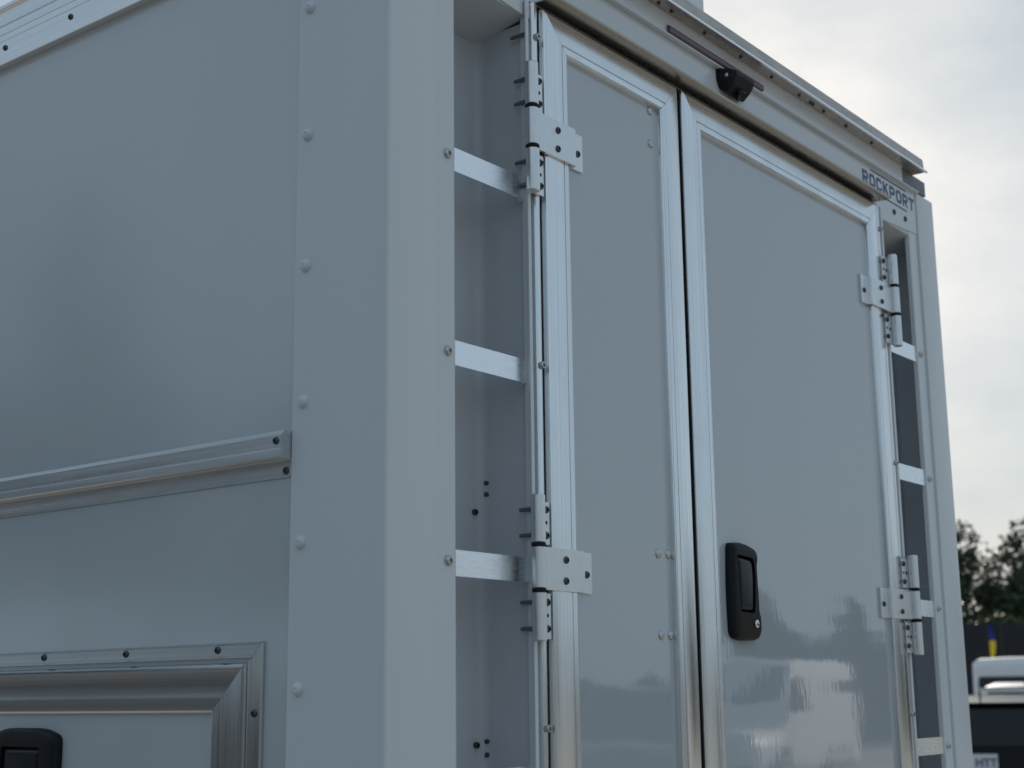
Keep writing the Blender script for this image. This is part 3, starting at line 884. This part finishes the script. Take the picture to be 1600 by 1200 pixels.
def make_van(name, loc, az, paint, H=2.2, Lv=5.4):
    root = empty(name, loc, -az)
    def sec(y, hw, z0, z1):
        return [(-hw+0.05, y, z0), (hw-0.05, y, z0), (hw, y, z0+0.15), (hw, y, z0+(z1-z0)*0.5), (hw-0.10, y, z1-0.14), (hw-0.22, y, z1-0.02), (0, y, z1+0.02), (-hw+0.22, y, z1-0.02),
                (-hw+0.10, y, z1-0.14), (-hw, y, z0+(z1-z0)*0.5), (-hw, y, z0+0.15)]
    S = [sec(0, 0.93, 0.42, H-0.08), sec(0.08, 0.98, 0.36, H-0.02), sec(0.6, 0.99, 0.34, H), sec(Lv-1.75, 0.99, 0.34, H), sec(Lv-1.5, 0.985, 0.34, H-0.05), sec(Lv-0.95, 0.97, 0.34, 1.45),
         sec(Lv-0.85, 0.96, 0.34, 1.22), sec(Lv-0.12, 0.90, 0.36, 0.98), sec(Lv, 0.80, 0.40, 0.82)]
    locally('body', to_mesh(loft(S), 'body', 30), paint, root)
    quad('windscreen', M['glass'], root, [(-0.80, Lv-0.97, 1.48), (0.80, Lv-0.97, 1.48), (0.68, Lv-1.47, H-0.10), (-0.68, Lv-1.47, H-0.10)], (0, 1, 0.6))
    for sgn in (1, -1):
        quad('side_window', M['glass'], root, [(sgn*0.985, Lv-2.1, 1.30), (sgn*0.975, Lv-1.15, 1.30), (sgn*0.93, Lv-1.5, 1.88), (sgn*0.93, Lv-2.1, 1.90)], (sgn, 0, 0.1))
        bm = bmesh.new(); add_box(bm, sgn*1.1-0.09, sgn*1.1+0.09, Lv-1.28, Lv-1.18, 1.25, 1.52, 0.03)
        locally('wing_mirror', to_mesh(bm, 'wing_mirror', 40), M['plastic'], root)
        bm = bmesh.new(); add_box(bm, sgn*0.68-0.16, sgn*0.68+0.16, Lv-0.22, Lv-0.06, 0.76, 0.94, 0.03)
        locally('headlight', to_mesh(bm, 'headlight', 40), M['head'], root)
        bm = bmesh.new(); add_box(bm, sgn*0.87-0.05, sgn*0.87+0.05, -0.015, 0.05, 0.85, 1.35, 0.02)
        locally('tail_light', to_mesh(bm, 'tail_light', 40), M['tail'], root)
        for wy in (0.95, Lv-0.95):
            r = 0.36
            t = locally('wheel', lathe_mesh('wheel', [(r*0.6, -0.11), (r*0.92, -0.11), (r, -0.08), (r, 0.08), (r*0.92, 0.11), (r*0.6, 0.11)], (1, 0, 0), 26, (sgn*0.88, wy, r)), M['tyre'], root)
            locally('rim', lathe_mesh('rim', [(0, -0.07), (r*0.5, -0.09), (r*0.61, -0.105), (r*0.61, 0.105), (r*0.5, 0.09), (0, 0.07)], (1, 0, 0), 20, (sgn*0.88, wy, r)), M['rim'], t)
    quad('rear_side_window', M['glass'], root, [(0.985, 0.10, 1.66), (0.985, 1.05, 1.66), (0.945, 1.05, 1.86), (0.945, 0.12, 1.86)], (1, 0, 0.1))
    return root

def from_cam(az_deg, dist, z=0.0):
    a = math.radians(az_deg)
    return (CAM.x+dist*math.sin(a), CAM.y+dist*math.cos(a), z)
R_ = math.radians
tag(make_car('parked_car', from_cam(69.0, 15.8), R_(71.5), M['carblack'], 1.56, 4.5, True, '4 HTT'),
    'black hatchback seen from behind with a pale number plate, nearest car', 'car', 'parked cars')
tag(make_car('parked_car', from_cam(70.6, 23.5), R_(73), M['carwhite'], 1.735, 4.6, True),
    'white car with sunlit roof, directly beyond the black hatchback', 'car', 'parked cars')
tag(make_van('parked_van', from_cam(69.05, 30.5), R_(164), M['vanwhite'], 2.22, 5.6),
    'white van standing side on in front of the dark fence', 'van')
# across the yard, opposite the rear doors: met in the doors' reflections
tag(make_van('parked_van', (24.6, -11.9, 0), R_(272), M['vanwhite'], 2.22, 4.1),
    'white van across the yard facing the glossy rear doors', 'van')
tag(make_car('parked_car', (18.5, -11.8, 0), R_(302), M['cargrey'], 1.75, 4.6, True),
    'dark grey car across the yard facing the rear doors', 'car', 'parked cars')

# ------------------------------------------------------------------ fence, flag
fe = tag(empty('yard_fence', from_cam(70, 41)), 'tall dark panel fence behind the parked cars', 'fence')
fa = R_(70)
fd = Vector((math.cos(fa), -math.sin(fa), 0))       # along the fence
fn = Vector((math.sin(fa), math.cos(fa), 0))
def fence_piece(name, u0, u1, z0, z1, d0, d1, mat):
    c = []
    for z in (z0, z1):
        c.append([tuple(fd*u+fn*d+Vector((0, 0, z))) for u, d in ((u0, d0), (u1, d0), (u1, d1), (u0, d1))])
    bm = bmesh.new(); add_prism(bm, c[0], c[1])
    locally(name, to_mesh(bm, name), mat, fe)
for k in range(-4, 8):
    fence_piece('panel', k*2.44+0.06, k*2.44+2.38, 0.05, 3.32, 0.0, 0.05, M['fence'])
    fence_piece('post', k*2.44-0.06, k*2.44+0.06, 0.0, 3.40, -0.05, 0.09, M['frame'])

fl = tag(empty('feather_flag', from_cam(69.55, 36)), 'narrow blue and yellow feather flag in front of the dark fence', 'flag')
bm = bmesh.new(); lathe_bm(bm, [(0.022, 0), (0.018, 1.8), (0.010, 3.15), (0, 3.15)], (0, 0, 0), (0, 0, 1), 8)
locally('pole', to_mesh(bm, 'pole', 40), M['frame'], fl)
def flagpart(name, mat, z0, z1, n=8):
    fr, bk = [], []
    for i in range(n+1):
        t = i/n
        z = z0+(z1-z0)*t
        u = (z-2.30)/0.82
        wv = 0.13*math.sin(math.pi*min(max(u*0.86+0.10, 0), 1))**0.7
        sway = 0.035*math.sin(5*z)
        fr.append([(fd*0.02+fn*sway+Vector((0, 0, z))), (fd*(0.02+wv*0.5)+fn*(sway+0.03)+Vector((0, 0, z))), (fd*(0.02+wv)+fn*(sway-0.01)+Vector((0, 0, z)))])
    bm = bmesh.new()
    f_ = [[bm.verts.new(p) for p in row] for row in fr]
    b_ = [[bm.verts.new(p+fn*0.006) for p in row] for row in fr]
    for i in range(n):
        for j in range(2):
            bm.faces.new((f_[i][j], f_[i][j+1], f_[i+1][j+1], f_[i+1][j]))
            bm.faces.new((b_[i][j], b_[i+1][j], b_[i+1][j+1], b_[i][j+1]))
        bm.faces.new((f_[i][2], b_[i][2], b_[i+1][2], f_[i+1][2]))
        bm.faces.new((f_[i][0], f_[i+1][0], b_[i+1][0], b_[i][0]))
    locally(name, to_mesh(bm, name, 60), mat, fl)
flagpart('yellow_half', M['yellow'], 2.30, 2.73)
flagpart('blue_half', M['blue'], 2.73, 3.12)

# ------------------------------------------------------------------ trees
def leaf_mesh(name, pts, size, rng):
    vs, fs = [], []
    for p in pts:
        s = size*rng.uniform(0.6, 1.4)
        n = Vector((rng.gauss(0, 1), rng.gauss(0, 1), rng.gauss(0, 1)+0.3)).normalized()
        a = n.orthogonal().normalized()
        ang = rng.uniform(0, 6.28)
        b = n.cross(a)
        u = (a*math.cos(ang)+b*math.sin(ang))*s
        v = n.cross(u).normalized()*s*0.62
        i = len(vs)
        vs += [p-u, p+v*0.9-u*0.1, p+u, p-v*0.9-u*0.1]
        fs.append((i, i+1, i+2, i+3))
    me = bpy.data.meshes.new(name)
    me.from_pydata([tuple(x) for x in vs], [], fs)
    return me

def limb(bm, a, b, ra, rb, seg=7):
    a, b = Vector(a), Vector(b)
    lathe_bm(bm, [(ra, 0), ((ra+rb)/2*1.02, (b-a).length*0.5), (rb, (b-a).length), (0, (b-a).length)], a, (b-a), seg)

def make_tree(name, loc, h, spread, seed, mat, n_clumps=46, leaves=60, size=0.13):
    rng = random.Random(seed)
    root = empty(name, loc)
    bm = bmesh.new()
    th = h*0.34
    limb(bm, (0, 0, 0), (0.1, 0.05, th), 0.20*h/8, 0.14*h/8, 9)
    tips = []
    for k in range(9):
        a = 6.283*k/9+rng.uniform(-0.3, 0.3)
        up = rng.uniform(0.45, 0.98)
        tip = Vector((math.cos(a)*spread*rng.uniform(0.35, 0.85), math.sin(a)*spread*rng.uniform(0.35, 0.85), h*up))
        st = Vector((0.1, 0.05, th*rng.uniform(0.75, 1.0)))
        mid = st.lerp(tip, 0.5)+Vector((0, 0, 0.25))
        limb(bm, st, mid, 0.085*h/8, 0.05*h/8)
        limb(bm, mid, tip, 0.05*h/8, 0.018*h/8)
        tips += [mid, tip, tip]
        for _ in range(2):
            t2 = mid+Vector((rng.gauss(0, 1), rng.gauss(0, 1), rng.gauss(0.3, 0.6)))*spread*0.30
            limb(bm, mid, t2, 0.03*h/8, 0.012*h/8, 5)
            tips.append(t2)
    locally('trunk', to_mesh(bm, 'trunk', 50), M['bark'], root)
    pts = []
    for k in range(n_clumps):
        c = rng.choice(tips)+Vector((rng.gauss(0, 1), rng.gauss(0, 1), rng.gauss(0, 0.8)))*spread*0.20
        c.z = min(c.z, h*0.93)
        cr = rng.uniform(0.25, 0.62)*spread/2.6
        for _ in range(leaves):
            d = Vector((rng.gauss(0, 1), rng.gauss(0, 1), rng.gauss(0, 0.75)))*cr*0.62
            pts.append(c+d)
    locally('crown', leaf_mesh('crown', pts, size, rng), mat, root)
    return root
TG = 'trees beyond the fence'
tag(make_tree('leafy_tree', from_cam(69.1, 56), 7.7, 2.6, 3, M['leaf_a'], 76, 64, 0.11), 'dense dark tree right beside the edge of the truck body', 'tree', TG)
tag(make_tree('leafy_tree', from_cam(70.5, 60), 7.3, 2.7, 17, M['leaf_a'], 84, 60, 0.11), 'looser tree with sky showing through, right of the dense one', 'tree', TG)
tag(make_tree('leafy_tree', from_cam(72.6, 57), 7.2, 2.7, 23, M['leaf_a'], 60, 70), 'broad dark tree at the far right beyond the fence', 'tree', TG)
tag(make_tree('leafy_tree', from_cam(66.4, 60), 7.0, 2.6, 29, M['leaf_b'], 60, 60), 'tree hidden behind the right corner of the truck body', 'tree', TG)
rng = random.Random(5)
hp_ = []
for k in range(1500):
    u = rng.uniform(-0.55, 2.2)
    hp_.append(fd*u+fn*rng.uniform(0.5, 1.2)+Vector((0, 0, rng.uniform(0.6, 3.62)+0.12*math.sin(u*5))))
hg = empty('hedge_bush', from_cam(69.6, 42))
locally('foliage', leaf_mesh('foliage', hp_, 0.10, rng), M['hedge'], hg)
bm = bmesh.new()
limb(bm, fd*0.7+fn*0.85, fd*0.75+fn*0.85+Vector((0, 0, 2.6)), 0.06, 0.03)
locally('stem', to_mesh(bm, 'stem', 50), M['bark'], hg)
tag(hg, 'green bush showing just above the dark fence', 'bush')

# far woods round the yard, one mass, met only in reflections
pts = []
rng = random.Random(99)
def wood(az0, az1, d0, d1, top, n, low=0.2):
    for _ in range(n):
        a = math.radians(rng.uniform(az0, az1))
        d = rng.uniform(d0, d1)
        hh = top*(0.72+0.20*math.sin(a*37)+0.12*math.sin(a*91+1.3)+0.10*math.sin(a*173))
        z = low+(hh-low)*rng.random()**0.8
        pts.append(Vector((1.0+d*math.sin(a), d*math.cos(a), z)))
wood(100, 116.3, 48, 60, 6.4, 8000)
wood(116.3, 119.5, 58, 70, 5.2, 2600)
wood(119.5, 150, 90, 102, 3.6, 7000)
wood(150, 250, 60, 75, 7.0, 9000)
wood(250, 312, 36, 46, 9.5, 16000, 3.6)
wood(262, 345, 48, 54, 2.4, 9000, 0.0)
wood(312, 322, 36, 46, 11.0, 4200, 4.4)
wood(322, 345, 34, 44, 14.0, 8000, 4.6)
wd = link('far_woods', leaf_mesh('far_woods', pts, 0.5, rng), M['leaf_far'])
tag(wd, 'green belt of woods round the far side of the yard', 'woods', kind='stuff')
